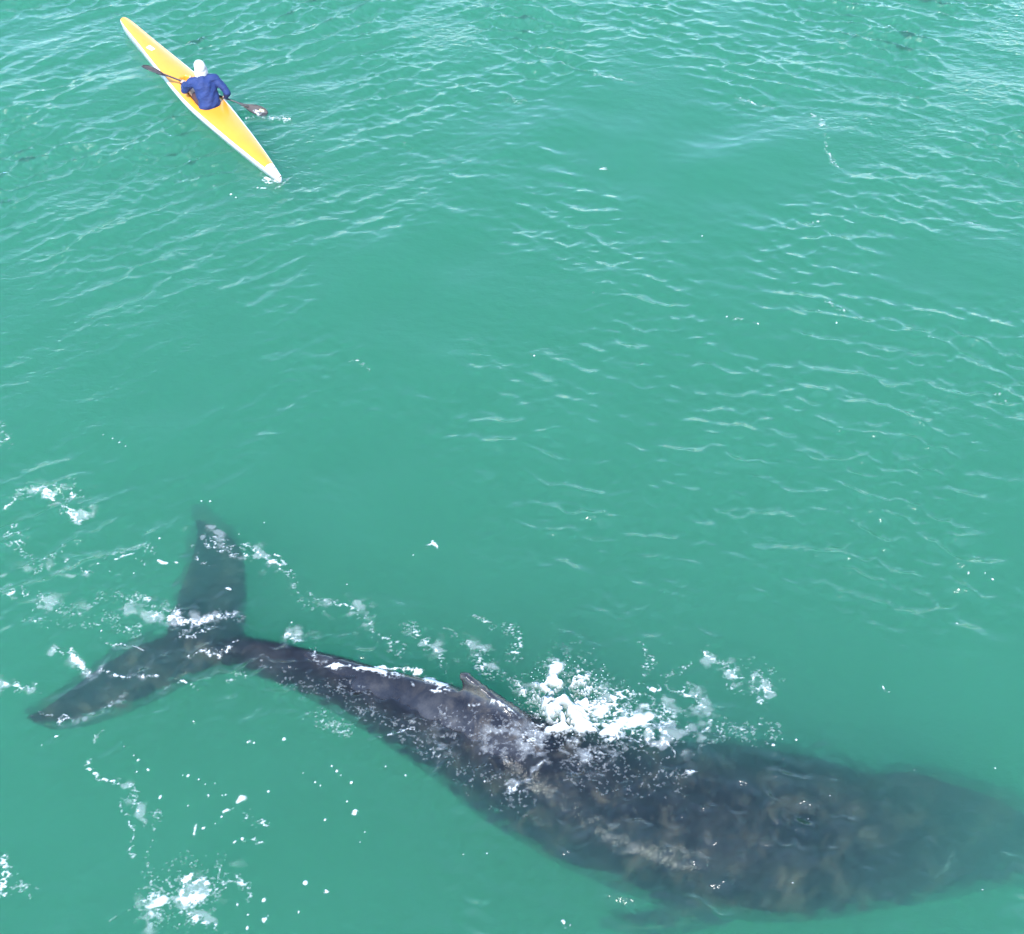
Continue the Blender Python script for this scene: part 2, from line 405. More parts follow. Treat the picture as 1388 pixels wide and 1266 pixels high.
    blade([(1100, 1180), (1062, 1215), (1010, 1245), (950, 1262), (880, 1268), (815, 1256)],
          [(1000, 1180), (962, 1205), (920, 1222), (880, 1234), (840, 1240), (808, 1244)],
          [-1.35, -1.35, -1.4, -1.45, -1.5, -1.5], [.3, .26, .22, .18, .12, .05])
    # the dorsal fin: a long low rise with a small hook
    f0 = min(range(len(cen)), key=lambda i: abs(to_px(ridge[i].x, ridge[i].y, ridge[i].z)[0] - 634))
    f1 = min(range(len(cen)), key=lambda i: abs(to_px(ridge[i].x, ridge[i].y, ridge[i].z)[0] - 722))
    A, B = ridge[f0], ridge[f1]
    t = (B - A).normalized(); up = rdir[f0]; s = t.cross(up).normalized(); ln = (B - A).length
    prof = [(.03, -.10, .05), (.00, .03, .04), (-.05, .11, .040), (-.13, .175, .030), (-.11, .21, .034), (-.02, .225, .046), (.17, .19, .06), (.42, .135, .075), (.7, .07, .085), (1.0, -.01, .08), (1.0, -.12, .1)]
    Lr = [bm.verts.new(A + t * (x * ln) + up * h + s * w) for x, h, w in prof]; Rr = [bm.verts.new(A + t * (x * ln) + up * h - s * w) for x, h, w in prof]
    bm.faces.new(Lr); bm.faces.new(Rr[::-1])
    for i in range(len(prof)):
        j = (i + 1) % len(prof); bm.faces.new((Lr[i], Rr[i], Rr[j], Lr[j]))
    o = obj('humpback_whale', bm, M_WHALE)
    fuse(o, .034, 3)
    # slight lumps and folds in the skin
    me = o.data; n = len(me.vertices); co = np.empty(n * 3, np.float32); me.vertices.foreach_get('co', co); co = co.reshape(-1, 3)
    nr = np.empty(n * 3, np.float32); me.vertices.foreach_get('normal', nr); nr = nr.reshape(-1, 3)
    lump = sample(smooth_noise(.55, 41, 3), co[:, 0] + .4 * co[:, 2], co[:, 1] + .8 * co[:, 2]) * .006
    co += nr * lump[:, None]; me.vertices.foreach_set('co', co.ravel()); me.update()
    at = me.attributes.new('above_water', 'FLOAT', 'POINT'); at.data.foreach_set('value', ss(-.012, .012, co[:, 2] - sea_z(co[:, 0], co[:, 1])).astype(np.float32))
    tag(o, 'dark grey whale just below the surface, its small dorsal fin out of the water', 'whale')
    return o
whale = build_whale()
dg = bpy.context.evaluated_depsgraph_get()
bvh_whale = BVHTree.FromPolygons([v.co[:] for v in whale.data.vertices], [p.vertices[:] for p in whale.data.polygons])
#@REST
# ------------------------------------------------------------------ the kayak, in its own frame: x to the bow, y to port, z up
M_HULL = simple('hull_white', (.62, .62, .60), .22, .03, 3)
M_DECK = simple('deck_yellow', (.70, .262, .024), .25, .05, 2.5)
M_DARK = simple('black_carbon', (.018, .018, .02), .35, .2, 30)
M_BLADE = simple('blade_grey', (.06, .049, .045), .75, .15, 20)
M_STICK = simple('sticker_cream', (.85, .72, .35), .5, .05)
M_SKIN = simple('skin', (.52, .31, .21), .5, .1, 18)
M_SHIRT = None
def shirt_material():
    q = Mat('shirt_blue'); n = q.noise(7, 4)
    q.set(Base_Color=q.ramp(n, [(.3, (.006, .018, .085)), (.7, (.009, .029, .13))]), Roughness=.75, Normal=q.bump(q.noise(11, 3, .5, q.node('ShaderNodeMapping', {'Vector': q.coord(), 'Scale': (1, .5, 2.2)}).outputs[0], 1.2), .6, .03))
    return q.m
M_SHIRT = shirt_material()
M_HAT = simple('hat_white', (.50, .475, .45), .9, .22, 26, .5)
M_SHORT = simple('shorts_dark', (.05, .02, .022), .8, .2, 14)
M_RUBBER = simple('strap_brown', (.10, .035, .02), .7, .2, 20)

bow, stern = P(166.5, 23, .22), P(380, 242.5, .08)
KL = math.hypot(bow.x - stern.x, bow.y - stern.y)
KA = math.atan2(bow.y - stern.y, bow.x - stern.x)
ax_ = Vector((math.cos(KA), math.sin(KA), 0)); ay_ = Vector((-ax_.y, ax_.x, 0))
seat_w = P(285, 139, .2); XS = (seat_w - stern).dot(ax_)             # the seat's distance from the stern
K0 = Vector((stern.x, stern.y, 0)) + ax_ * XS
KS = .87        # the kayak's own unit: its builder works in units of 0.87 m
def to_local(p): d = (Vector(p) - K0) / KS; return Vector((d.dot(ax_), d.dot(ay_), d.z))
KL /= KS; XS /= KS; XB, XE = KL - XS, -XS
def interp(t, tab): return float(np.interp(t, [a for a, _ in tab], [b for _, b in tab]))
def smooth_interp(tab, n=400):
    xs = np.linspace(0, 1, n); ys = np.interp(xs, [a for a, _ in tab], [b for _, b in tab])
    k = np.ones(25) / 25; yp = np.convolve(np.pad(ys, 12, 'edge'), k, 'valid'); w = np.minimum(1, np.minimum(xs, 1 - xs) / .04)
    ys = ys * (1 - w) + yp * w
    return lambda t: float(np.interp(t, xs, ys))
# t runs from the bow (0) to the stern (1)
beam = smooth_interp([(0, .066), (.012, .088), (.05, .115), (.17, .165), (.30, .228), (.43, .285), (.53, .315), (.60, .300), (.68, .262), (.79, .202), (.90, .125), (.96, .072), (.99, .042), (1, .028)])
sheer = smooth_interp([(0, .215), (.15, .20), (.4, .185), (.6, .18), (.85, .15), (1, .115)])
crown = smooth_interp([(0, .03), (.1, .055), (.35, .075), (.5, .06), (.7, .055), (.9, .05), (1, .03)])
keel = smooth_interp([(0, -.0), (.06, -.06), (.3, -.10), (.7, -.10), (.92, -.05), (1, .01)])
def xt(x): return (XB - x) / KL
def cockpit(x, y):
    """how deep the deck is let down for seat and footwells"""
    x0, x1 = -.20, 1.02
    f = min(1, max(0, (x - x0) / (x1 - x0)))
    half = (.205 - .075 * f) * min(1, math.sqrt(max(0, 1 - max(0, (abs(x - (x0 + x1) / 2) / ((x1 - x0) / 2))) ** 7)))
    if x < x0 or x > x1 or half <= 0: return 0.0
    e = min(half - abs(y), x - x0, x1 - x)
    return .165 * float(ss(0, .028, e)) - (.05 * float(ss(.06, .02, abs(y))) * float(ss(.32, .45, x)) if e > .03 else 0)
def deck_z(x, y):
    t = xt(x); w = beam(t); v = min(1, abs(y) / w)
    return sheer(t) + crown(t) * (1 - v ** 2.2) - cockpit(x, y)

kayak = empty('kayak', K0, KA, KS)
tag(kayak, 'long slim yellow and white sit-on kayak in the water under the paddler', 'kayak')
bm = bmesh.new(); rows = []
us = sorted(set(list(np.linspace(XE, XB, 120)) + list(np.linspace(-.25, 1.08, 110))))
NV = 44
for x in us:
    w = beam(xt(x)); rows.append([bm.verts.new((x, w * v, deck_z(x, w * v))) for v in np.linspace(-.9, .9, NV + 1)])
for a, b in zip(rows, rows[1:]):
    for k in range(NV): bm.faces.new((a[k], a[k + 1], b[k + 1], b[k]))
obj('deck', bm, M_DECK, kayak)
bm = bmesh.new(); rows = []
for x in np.linspace(XE - .0, XB, 90):
    t = xt(x); w = beam(t); s = sheer(t); k = keel(t)
    cr = crown(t); sec = [(-.9, s + cr * .207), (-.95, s + cr * .09 + .002), (-1.0, s - .006), (-1.01, s - .03), (-1.0, s - .06), (-.94, s * .45), (-.82, min(s * .4, .0 + k * .1)), (-.55, k * .75), (-.2, k * .97), (0, k)]
    sec = sec + [(-a, b) for a, b in sec[-2::-1]]
    rows.append([bm.verts.new((x, w * a, b)) for a, b in sec])
for a, b in zip(rows, rows[1:]):
    for k in range(len(a) - 1): bm.faces.new((a[k], a[k + 1], b[k + 1], b[k]))
bm.faces.new(rows[0]); bm.faces.new(rows[-1][::-1])
obj('hull', bm, M_HULL, kayak)
def deck_patch(name, x0, x1, yl, yr, mat, lift=.004, n=10, shape=None):
    b = bmesh.new(); g = []
    for i in range(n + 1):
        x = x0 + (x1 - x0) * i / n; row = []
        for j in range(n + 1):
            f = j / n; lo, hi = (yl, yr) if shape is None else shape(i / n)
            w = beam(xt(x)); y = max(-w * .9, min(w * .9, lo + (hi - lo) * f)); row.append(b.verts.new((x, y, deck_z(x, y) + lift)))
        g.append(row)
    for p, q in zip(g, g[1:]):
        for j in range(n): b.faces.new((p[j], p[j + 1], q[j + 1], q[j]))
    r = bmesh.ops.extrude_face_region(b, geom=b.faces[:])
    for v in r['geom']:
        if isinstance(v, bmesh.types.BMVert): v.co.z -= lift * .8
    return obj(name, b, mat, kayak)
dl = to_local(P(203.5, 63, .25))
deck_patch('deck_decal', dl.x - .09, dl.x + .09, dl.y - .045, dl.y + .045, M_HULL, shape=lambda f: (dl.y - .05 + .02 * f, dl.y + .02 + .035 * f))
deck_patch('stern_panel', XE + .004, XE + .36, -.3, .3, M_HULL, .006, 28, lambda f: (-.3, .3))
deck_patch('stern_mark', XE + .235, XE + .265, -.055, -.03, M_RUBBER, .006, 4)
# cockpit fittings: seat pad, foot strap, footrest
bm = bmesh.new(); bmesh.ops.create_grid(bm, x_segments=14, y_segments=14, size=1)
for v in bm.verts:
    a, b = v.co.x, v.co.y; v.co = Vector((-.01 + .17 * a, .15 * b, .085 + .055 * max(0, abs(b) - .35) ** 1.5 + .09 * max(0, -a - .45) ** 1.3))
r = bmesh.ops.extrude_face_region(bm, geom=bm.faces[:])
for v in r['geom']:
    if isinstance(v, bmesh.types.BMVert): v.co.z += .012
obj('seat', bm, M_DECK, kayak)
bm = bmesh.new(); tube(bm, [(.80, -.13, .12), (.79, -.09, .19), (.79, 0, .20), (.79, .09, .19), (.80, .13, .12)], [.018] * 5, 8, 1.6, .5); obj('foot_strap', bm, M_RUBBER, kayak)
bm = bmesh.new()
for y in (-.07, .07):
    bmesh.ops.create_cube(bm, size=1, matrix=Matrix.Translation((.93, y, .14)) @ Matrix.Rotation(R(-25), 4, 'Y') @ Matrix.Diagonal((.02, .09, .15, 1)))
bmesh.ops.bevel(bm, geom=bm.edges[:], offset=.006, segments=2, affect='EDGES'); obj('footrest', bm, M_RUBBER, kayak)
# understern rudder on its post
rl = to_local(P(366, 238, .02))
bm = bmesh.new(); prof = [(-.05, .10), (.06, .10), (.05, -.06), (.02, -.22), (-.03, -.24), (-.06, -.10)]
Lq = [bm.verts.new((XE + .36 + x, .008, z)) for x, z in prof]; Rq = [bm.verts.new((XE + .36 + x, -.008, z)) for x, z in prof]
bm.faces.new(Lq); bm.faces.new(Rq[::-1])
for i in range(6): bm.faces.new((Lq[i], Rq[i], Rq[(i + 1) % 6], Lq[(i + 1) % 6]))
obj('rudder', bm, M_HULL, kayak, False)

# ------------------------------------------------------------------ paddle
pr = P(362, 154.5, -.02)
def left_tip(z): return P(193, 89.5, z)
zl = .52
pl = left_tip(zl); pr_l, pl_l = to_local(pr), to_local(pl)
pdir = (pl_l - pr_l).normalized(); PLEN = (pl_l - pr_l).length
paddle = empty('paddle', K0 + ax_ * .2 * KS, KA, KS); PO = Vector((.2, 0, 0))
tag(paddle, 'double bladed kayak paddle with a dark shaft held across the kayak', 'paddle')
def on_shaft(d): return pr_l + pdir * d
bm = bmesh.new(); tube(bm, [on_shaft(.36) - PO, on_shaft(PLEN / 2) - PO, on_shaft(PLEN - .36) - PO], [.0155] * 3, 12); obj('shaft', bm, M_DARK, paddle)
cam_l = to_local(cam_ob.location)
def blade_part(tip, inward, nrm, sticker):
    """a spoon-shaped blade: grey face inside a raised black rim"""
    e = inward.normalized(); n = (nrm - e * nrm.dot(e)).normalized(); s = e.cross(n)
    prof = [(0, .028), (.02, .052), (.06, .073), (.13, .085), (.22, .081), (.31, .062), (.39, .034), (.45, .018), (.50, .015)]
    b = bmesh.new(); top, bot = [], []; m = 12
    def q(d, w, v): return tip + e * d + s * (w * v) - n * (.022 * (1 - (d / .25 - 1) ** 2) * (1 if d < .5 else 0)) + n * (.03 * v * v * (w / .085) ** 2)
    for d, w in prof:
        top.append([b.verts.new(q(d, w, -1 + 2 * j / m) - PO) for j in range(m + 1)])
        bot.append([b.verts.new(q(d, w, -1 + 2 * j / m) - PO - n * .007) for j in range(m + 1)])
    for g in (top, bot):
        for a, c in zip(g, g[1:]):
            for j in range(m): b.faces.new((a[j], a[j + 1], c[j + 1], c[j]))
    for i in range(len(prof) - 1):
        for j in (0, m): b.faces.new((top[i][j], top[i + 1][j], bot[i + 1][j], bot[i][j]))
    for i in (0, -1):
        for j in range(m): b.faces.new((top[i][j], top[i][j + 1], bot[i][j + 1], bot[i][j]))
    o = obj('blade', b, M_BLADE, paddle)
    b = bmesh.new()
    path = [q(d, w, 1) - PO for d, w in prof][::-1] + [q(d, w, -1) - PO for d, w in prof]
    tube(b, path, [.008] * len(path), 6); obj('rim', b, M_DARK, o)
    if sticker:
        b = bmesh.new(); c = [q(.07, .06, .15), q(.07, .06, .8), q(.15, .06, .75), q(.15, .06, .15)]
        f = b.faces.new([b.verts.new(p - PO + n * .006) for p in c]); r = bmesh.ops.extrude_face_region(b, geom=[f])
        for v in r['geom']:
            if isinstance(v, bmesh.types.BMVert): v.co -= n * .003
        obj('sticker', b, M_STICK, o)
vw = (cam_l - pr_l).normalized()
side_ = pdir.cross(vw).normalized()
blade_part(pr_l, pdir, vw + side_ * .35, True)
blade_part(pl_l, -pdir, vw * .42 + side_ * .9, False)

# ------------------------------------------------------------------ paddler
def shaft_at_px(px):
    return min((on_shaft(d) for d in np.linspace(.3, PLEN - .3, 300)), key=lambda p: abs(to_px(*(K0 + (ax_ * p.x + ay_ * p.y + Vector((0, 0, p.z))) * KS))[0] - px))
handL, handR = shaft_at_px(249.5), shaft_at_px(306)
person = empty('person', K0, KA, KS)
tag(person, 'person seated in the kayak in blue long-sleeved shirt and white neck-flap hat, holding the paddle', 'person')
pel, waist, chest, nb, head = Vector((-.02, 0, .18)), Vector((0, -.01, .34)), Vector((.065, -.02, .53)), Vector((.125, -.035, .685)), Vector((.165, -.045, .82))
shL, shR = Vector((.17, .18, .605)), Vector((.05, -.225, .60))
def elbow(s, h, hint, up=.29, fo=.27):
    d = h - s; L = min(d.length, up + fo - .005); a = (up * up - fo * fo + L * L) / (2 * L); hh = math.sqrt(max(0, up * up - a * a))
    u = d.normalized(); k = (hint - u * hint.dot(u)).normalized(); return s + u * a + k * hh
elL = elbow(shL, handL, Vector((-.35, .75, -.8))); elR = elbow(shR, handR, Vector((-.55, -.30, -.75)))
kL, kR = Vector((.44, .115, .31)), Vector((.44, -.115, .30)); fL, fR = Vector((.86, .075, .12)), Vector((.86, -.075, .12))
bm = bmesh.new()
blob(bm, head, (.098, .078, .112)); blob(bm, head + Vector((.03, 0, -.05)), (.07, .06, .07))
tube(bm, [nb + Vector((-.01, 0, -.06)), nb + Vector((.0, 0, .03)), head + Vector((-.02, 0, -.03))], [.065, .055, .052], 12)
blob(bm, head + Vector((.098, 0, -.015)), (.022, .014, .022)); blob(bm, head + Vector((.09, 0, -.062)), (.016, .026, .008))
for s in (-1, 1):
    blob(bm, head + Vector((-.005, s * .08, -.01)), (.022, .010, .033)); blob(bm, head + Vector((.088, s * .033, .012)), (.010, .014, .008))
tube(bm, [pel, waist, chest, nb + Vector((0, 0, -.06))], [.10, .10, .12, .09], 14, 1.25, .8, (1, 0, 0))
def forearm(sh, el, hd, grip):
    w = el.lerp(hd, .88)
    tube(bm, [sh, el], [.045, .038], 10); tube(bm, [el, el.lerp(hd, .35), w], [.040, .038, .025], 10)
    # palm lies against the shaft; four bent fingers and a thumb close round it
    t = pdir; out = (w - hd - t * (w - hd).dot(t)).normalized(); up = t.cross(out)
    tube(bm, [w, hd + out * .032], [.026, .030], 10, 1.25, .75)
    for i, ln in enumerate((.92, 1.0, .95, .8)):
        o = hd + t * (-.033 + .022 * i)
        pts = [o + (out * math.cos(a) + up * math.sin(a) * grip) * .027 for a in [R(x * ln) for x in (0, 55, 110, 165, 215)]]
        tube(bm, pts, [.0105, .0105, .010, .0095, .0085], 8)
    o = hd + t * .052
    tube(bm, [hd + out * .03 + t * .03] + [o + (out * math.cos(a) - up * math.sin(a) * grip) * .027 for a in (R(30), R(85), R(140))], [.014, .012, .0115, .010], 8)
forearm(shL, elL, handL, 1); forearm(shR, elR, handR, 1)
for hipy, k, f in ((.085, kL, fL), (-.085, kR, fR)):
    tube(bm, [pel + Vector((.02, hipy, -.005)), k], [.082, .058], 12); tube(bm, [k, k.lerp(f, .35), f], [.055, .052, .036], 12)
    tube(bm, [f + Vector((-.02, 0, -.02)), f + Vector((.02, 0, .05)), f + Vector((.045, math.copysign(.02, hipy), .13))], [.036, .036, .026], 10, 1.1, .75, (0, 1, 0))
o = obj('body', bm, M_SKIN, person); fuse(o, .0072, 2, .4)
# shirt
bm = bmesh.new()
tube(bm, [pel + Vector((-.015, 0, -.04)), pel + Vector((-.01, 0, .07)), waist, chest, Vector((.105, -.03, .61)), nb + Vector((-.005, 0, .0))], [.17, .168, .165, .175, .150, .078], 28, 1.18, .84, (1, 0, 0))
tube(bm, [shR + Vector((0, .02, .0)), chest + Vector((.02, 0, .08)), shL + Vector((0, -.02, .0))], [.085, .10, .085], 16, 1, 1)
for sh, el, hd in ((shL, elL, handL), (shR, elR, handR)):
    tube(bm, [sh, sh.lerp(el, .5), el], [.082, .070, .062], 14); tube(bm, [el, el.lerp(hd, .4), el.lerp(hd, .78)], [.062, .056, .044], 14)
o = obj('shirt', bm, M_SHIRT, person); fuse(o, .011, 4, .5)
me = o.data
for v in me.vertices:       # the cloth hangs in folds
    c = v.co; v.co += v.normal * (.006 * math.sin(38 * c.z + 14 * c.y + 3 * math.sin(9 * c.y)) + .005 * math.sin(31 * c.y - 22 * c.x + 12 * c.z))
# shorts
bm = bmesh.new(); tube(bm, [pel + Vector((-.02, 0, -.03)), pel + Vector((0, 0, .06))], [.14, .13], 20, 1.12, .8, (1, 0, 0))
for hipy, k in ((.085, kL), (-.085, kR)): tube(bm, [pel + Vector((.02, hipy, -.005)), (pel + Vector((.02, hipy, 0))).lerp(k, .62)], [.098, .083], 14)
o = obj('shorts', bm, M_SHORT, person); fuse(o, .011, 2)
# hat: close white crown, a bill in front, a cloth flap over neck and shoulders
bm = bmesh.new()
blob(bm, head + Vector((-.004, 0, .025)), (.116, .096, .108), 24, 16)
tube(bm, [head + Vector((.05, 0, .03)), head + Vector((.10, 0, .022)), head + Vector((.135, 0, .01))], [.07, .07, .05], 14, 1.05, .12)
tube(bm, [head + Vector((-.035, 0, .05)), head + Vector((-.055, 0, -.05)), head + Vector((-.06, .005, -.09)), head + Vector((-.068, .012, -.125))], [.088, .088, .086, .07], 20, 1.02, .55, (1, 0, 0))
tube(bm, [head + Vector((-.01, .05, .0)), head + Vector((-.02, .07, -.08)), head + Vector((-.03, .085, -.17))], [.055, .055, .04], 14)
tube(bm, [head + Vector((-.01, -.05, .0)), head + Vector((-.02, -.068, -.07)), head + Vector((-.035, -.075, -.14))], [.055, .05, .035], 14)
o = obj('hat', bm, M_HAT, person); fuse(o, .010, 4, .5)
for v in o.data.vertices:
    c = v.co; f = max(0, min(1, (head.z - .02 - c.z) / .08)); v.co += v.normal * (.0025 * f * math.sin(9 * math.atan2(c.y - head.y, c.x - head.x) * 2 + 20 * c.z))

# ------------------------------------------------------------------ foam lying on the water, thrown spray
def rank(a):
    r = np.empty(a.size); r[np.argsort(a, axis=None)] = np.linspace(0, 1, a.size); return r.reshape(a.shape)
N_LACE = rank(np.abs(smooth_noise(.16, 61)) * .75 + np.abs(smooth_noise(.07, 62)) * .45 + .22 * smooth_noise(.04, 63))
N_SPEC = rank(-(smooth_noise(.065, 65) + .35 * smooth_noise(.035, 66)))
N_SOFT = rank(smooth_noise(.30, 67, 3))
def foam(name, strokes, dots=(), cell=.0062, lift=.011, mound=None, alpha=.96, warp=.05):
    """strokes: (pixel polyline, width px, strength, style); builds a thin uneven sheet where the strokes leave foam"""
    pts = [P(*p) for s in strokes for p in s[0]] + [P(d[0], d[1]) for d in dots]
    pad = .55
    x0, x1 = min(p.x for p in pts) - pad, max(p.x for p in pts) + pad; y0, y1 = min(p.y for p in pts) - pad, max(p.y for p in pts) + pad
    xs, ys = np.arange(x0, x1, cell), np.arange(y0, y1, cell); X, Y = np.meshgrid(xs, ys)
    WX = X + warp * sample(WARP1, X, Y); WY = Y + warp * sample(WARP2, X, Y)
    T = np.full(X.shape, -1.0)
    for path, w, a, style in strokes:
        M = np.zeros(X.shape)
        q = [P(*p) for p in path]; sc = scale_at(q[0]); wm_ = w / sc
        bx0, bx1 = min(p.x for p in q) - 3 * wm_ - .2, max(p.x for p in q) + 3 * wm_ + .2; by0, by1 = min(p.y for p in q) - 3 * wm_ - .2, max(p.y for p in q) + 3 * wm_ + .2
        i0, i1 = np.searchsorted(xs, [bx0, bx1]); j0, j1 = np.searchsorted(ys, [by0, by1])
        if i1 - i0 < 2 or j1 - j0 < 2: continue
        sx, sy = WX[j0:j1, i0:i1], WY[j0:j1, i0:i1]; best = np.full(sx.shape, 1e9)
        if len(q) == 1: q = q + [q[0] + Vector((.001, 0, 0))]
        for p, r in zip(q, q[1:]):
            d = r - p; t = np.clip(((sx - p.x) * d.x + (sy - p.y) * d.y) / max(d.length_squared, 1e-9), 0, 1)
            best = np.minimum(best, (sx - p.x - t * d.x) ** 2 + (sy - p.y - t * d.y) ** 2)
        g = a * np.exp(-best / wm_ ** 2)
        fx, fy, gain = {'lace': (3.3, 4.6, .52), 'spec': (3.6, 5.2, .50), 'soft': (3.0, 4.0, .92)}[style]
        nz = sample({'lace': N_LACE, 'spec': N_SPEC, 'soft': N_SOFT}[style], X[j0:j1, i0:i1] * fx, Y[j0:j1, i0:i1] * fy)
        brk = sample(N_SOFT, X[j0:j1, i0:i1] * 1.9 + 5, Y[j0:j1, i0:i1] * 1.9); g = g * gain * (.45 + 1.0 * brk)
        val = np.where(g > .04, g - nz, -1)
        T[j0:j1, i0:i1] = np.maximum(T[j0:j1, i0:i1], val)
    for d in dots:
        c = P(d[0], d[1]); r = d[2] * .62 / scale_at(c); e = d[3] if len(d) > 3 else 1.0
        an = rng.uniform(0, 6.28); dx, dy = WX - c.x, WY - c.y
        i0, i1 = np.searchsorted(xs, [c.x - .3, c.x + .3]); j0, j1 = np.searchsorted(ys, [c.y - .3, c.y + .3])
        dx, dy = X[j0:j1, i0:i1] - c.x, Y[j0:j1, i0:i1] - c.y
        u = (dx * math.cos(an) + dy * math.sin(an)) / e; v = -dx * math.sin(an) + dy * math.cos(an)
        rr = np.sqrt(u * u + v * v) / (r * .9) * (1 + 1.3 * (sample(N_SPEC, X[j0:j1, i0:i1] * 2.6, Y[j0:j1, i0:i1] * 3.2) - .45))
        T[j0:j1, i0:i1] = np.maximum(T[j0:j1, i0:i1], 1.0 - rr)
    ins = T > 0
    cellm = ins[:-1, :-1] | ins[:-1, 1:] | ins[1:, 1:] | ins[1:, :-1]
    # keep only cells with at least two foamy corners, so edges stay crisp
    cnt = ins[:-1, :-1].astype(int) + ins[:-1, 1:] + ins[1:, 1:] + ins[1:, :-1]; cellm = cnt >= 1
    idx = np.full(T.shape, -1); need = np.zeros(T.shape, bool)
    for a, b in ((slice(0, -1), slice(0, -1)), (slice(0, -1), slice(1, None)), (slice(1, None), slice(1, None)), (slice(1, None), slice(0, -1))): need[a, b] |= cellm
    jj, ii = np.nonzero(need); idx[jj, ii] = np.arange(len(jj))
    tv = np.clip(T[jj, ii], 0, 1); vx, vy = xs[ii], ys[jj]; z = sea_z(vx, vy)
    for k in range(len(vx)):
        if -6.0 < vx[k] < 5.5 and 3.0 < vy[k] < 9.5:
            h = bvh_whale.ray_cast((vx[k], vy[k], 3), (0, 0, -1))[0]
            if h is not None and h.z > z[k]: z[k] = h.z
    z = z + .003 + lift * np.sqrt(tv)
    if mound is not None: z = z + mound(vx, vy, tv)
    dens = np.clip(.08 + .92 * ss(0, .5, tv), 0, 1) * alpha
    cj, ci = np.nonzero(cellm)
    f = np.stack([idx[cj, ci], idx[cj, ci + 1], idx[cj + 1, ci + 1], idx[cj + 1, ci]], -1)
    me = mesh_from(name, np.stack([vx, vy, z], -1), f)
    at = me.attributes.new('foam_cover', 'FLOAT', 'POINT'); at.data.foreach_set('value', dens.astype(np.float32))
    return link(name, me, M_FOAM)
WARP1 = smooth_noise(.35, 71, 3); WARP2 = smooth_noise(.35, 72, 3)

def spray(name, cx, cy, n, rx, ry, hmax, parent, r0=.004, r1=.014, tail=1.0):
    """loose drops in the air over a splash, joined in one mesh"""
    c = P(cx, cy); b = bmesh.new()
    for _ in range(n):
        a = rng.uniform(0, 6.283); d = rng.random() ** .7
        x, y = c.x + rx * d * math.cos(a), c.y + ry * d * math.sin(a)
        z = float(sea_z(x, y)) + hmax * rng.random() ** 1.6 * (1 - d * .75) + .005
        bmesh.ops.create_icosphere(b, subdivisions=1, radius=rng.uniform(r0, r1), matrix=Matrix.Translation((x, y, z)) @ Matrix.Diagonal((1, 1, rng.uniform(.8, 1.8), 1)))
    me = bpy.data.meshes.new(name); b.to_mesh(me); b.free()
    at = me.attributes.new('foam_cover', 'FLOAT', 'POINT'); at.data.foreach_set('value', [1.0] * len(me.vertices))
    o = link(name, me, M_FOAM, parent); return o

# the big splash beside the dorsal fin
SP = P(770, 962)
def mound(vx, vy, tv):
    c = P(762, 955); d = ((vx - c.x) / .34) ** 2 + ((vy - c.y) / .26) ** 2
    n = sample(N_SOFT, vx * 1.7, vy * 1.7) * (.4 + .6 * sample(N_SOFT, vx * 3.1 + 2, vy * 3.1))
    return np.exp(-d) * (.05 + .26 * n) * ss(.0, .5, tv)
sp1 = foam('splash', [([(745, 925), (760, 945), (790, 965)], 16, 1.5, 'soft'), ([(870, 965), (885, 975), (880, 988)], 7, .9, 'soft'), ([(905, 1000), (870, 1000), (820, 1010)], 9, .6, 'lace'), ([(745, 968), (768, 962), (808, 984)], 22, 1.7, 'soft'), ([(748, 972), (800, 980), (850, 985)], 26, 1.5, 'lace'), ([(752, 950), (748, 925), (752, 900)], 9, 1.5, 'lace'), ([(775, 950), (788, 928), (800, 915)], 9, 1.2, 'lace'), ([(800, 965), (835, 945), (860, 945)], 10, 1.1, 'lace'), ([(735, 965), (715, 945), (700, 920)], 7, .9, 'lace'), ([(735, 970), (770, 955), (830, 975), (880, 985)], 34, 1.35, 'lace'), ([(748, 908), (758, 935), (770, 965)], 13, 1.9, 'soft'), ([(738, 978), (770, 986), (830, 992), (872, 986)], 11, 1.8, 'soft'),
                      ([(800, 960), (840, 958), (870, 975), (885, 985)], 14, .80, 'lace'), ([(712, 932), (728, 952), (740, 966)], 6, .85, 'lace'), ([(735, 900), (750, 915)], 12, .6, 'spec'),
                      ([(790, 945), (850, 950)], 24, .55, 'lace'), ([(705, 1000), (750, 1008), (800, 1005)], 13, .55, 'lace'), ([(770, 960)], 70, .45, 'spec')], cell=.0062, mound=mound)
tag(sp1, 'burst of white water thrown up just ahead of the dorsal fin', 'splash', kind='stuff')
tag(spray('spray_drops', 778, 948, 230, .62, .42, .34, None, .0022, .0065), 'fine white drops flying over the burst beside the dorsal fin', 'spray', kind='stuff')
sp2 = foam('splash', [([(218, 1232), (232, 1212), (262, 1200), (283, 1196)], 7, 1.0, 'soft'), ([(215, 1230), (240, 1206), (290, 1194)], 13, .95, 'lace'), ([(246, 1200), (245, 1182), (255, 1173)], 4, 1.5, 'lace'), ([(255, 1225), (270, 1245), (290, 1262)], 6, .9, 'lace'),
                      ([(215, 1236), (228, 1242)], 6, .7, 'spec'), ([(285, 1195), (310, 1188)], 6, .8, 'lace'), ([(318, 1188), (332, 1205), (345, 1228)], 5, .95, 'lace'), ([(262, 1178), (280, 1176)], 4, .9, 'spec'), ([(255, 1205)], 42, .42, 'spec')], cell=.0062)
tag(sp2, 'small white splash on the open water below the tail', 'splash', kind='stuff')
sp3 = foam('splash', [([(347, 152), (362, 155), (385, 160), (396, 163)], 5, .95, 'lace'), ([(365, 150), (372, 162)], 4, .7, 'spec'), ([(335, 156), (352, 158)], 3, .8, 'lace')], cell=.0062, mound=lambda x, y, t: .03 * t)
tag(sp3, 'little splash where the paddle blade leaves the water', 'splash', kind='stuff')
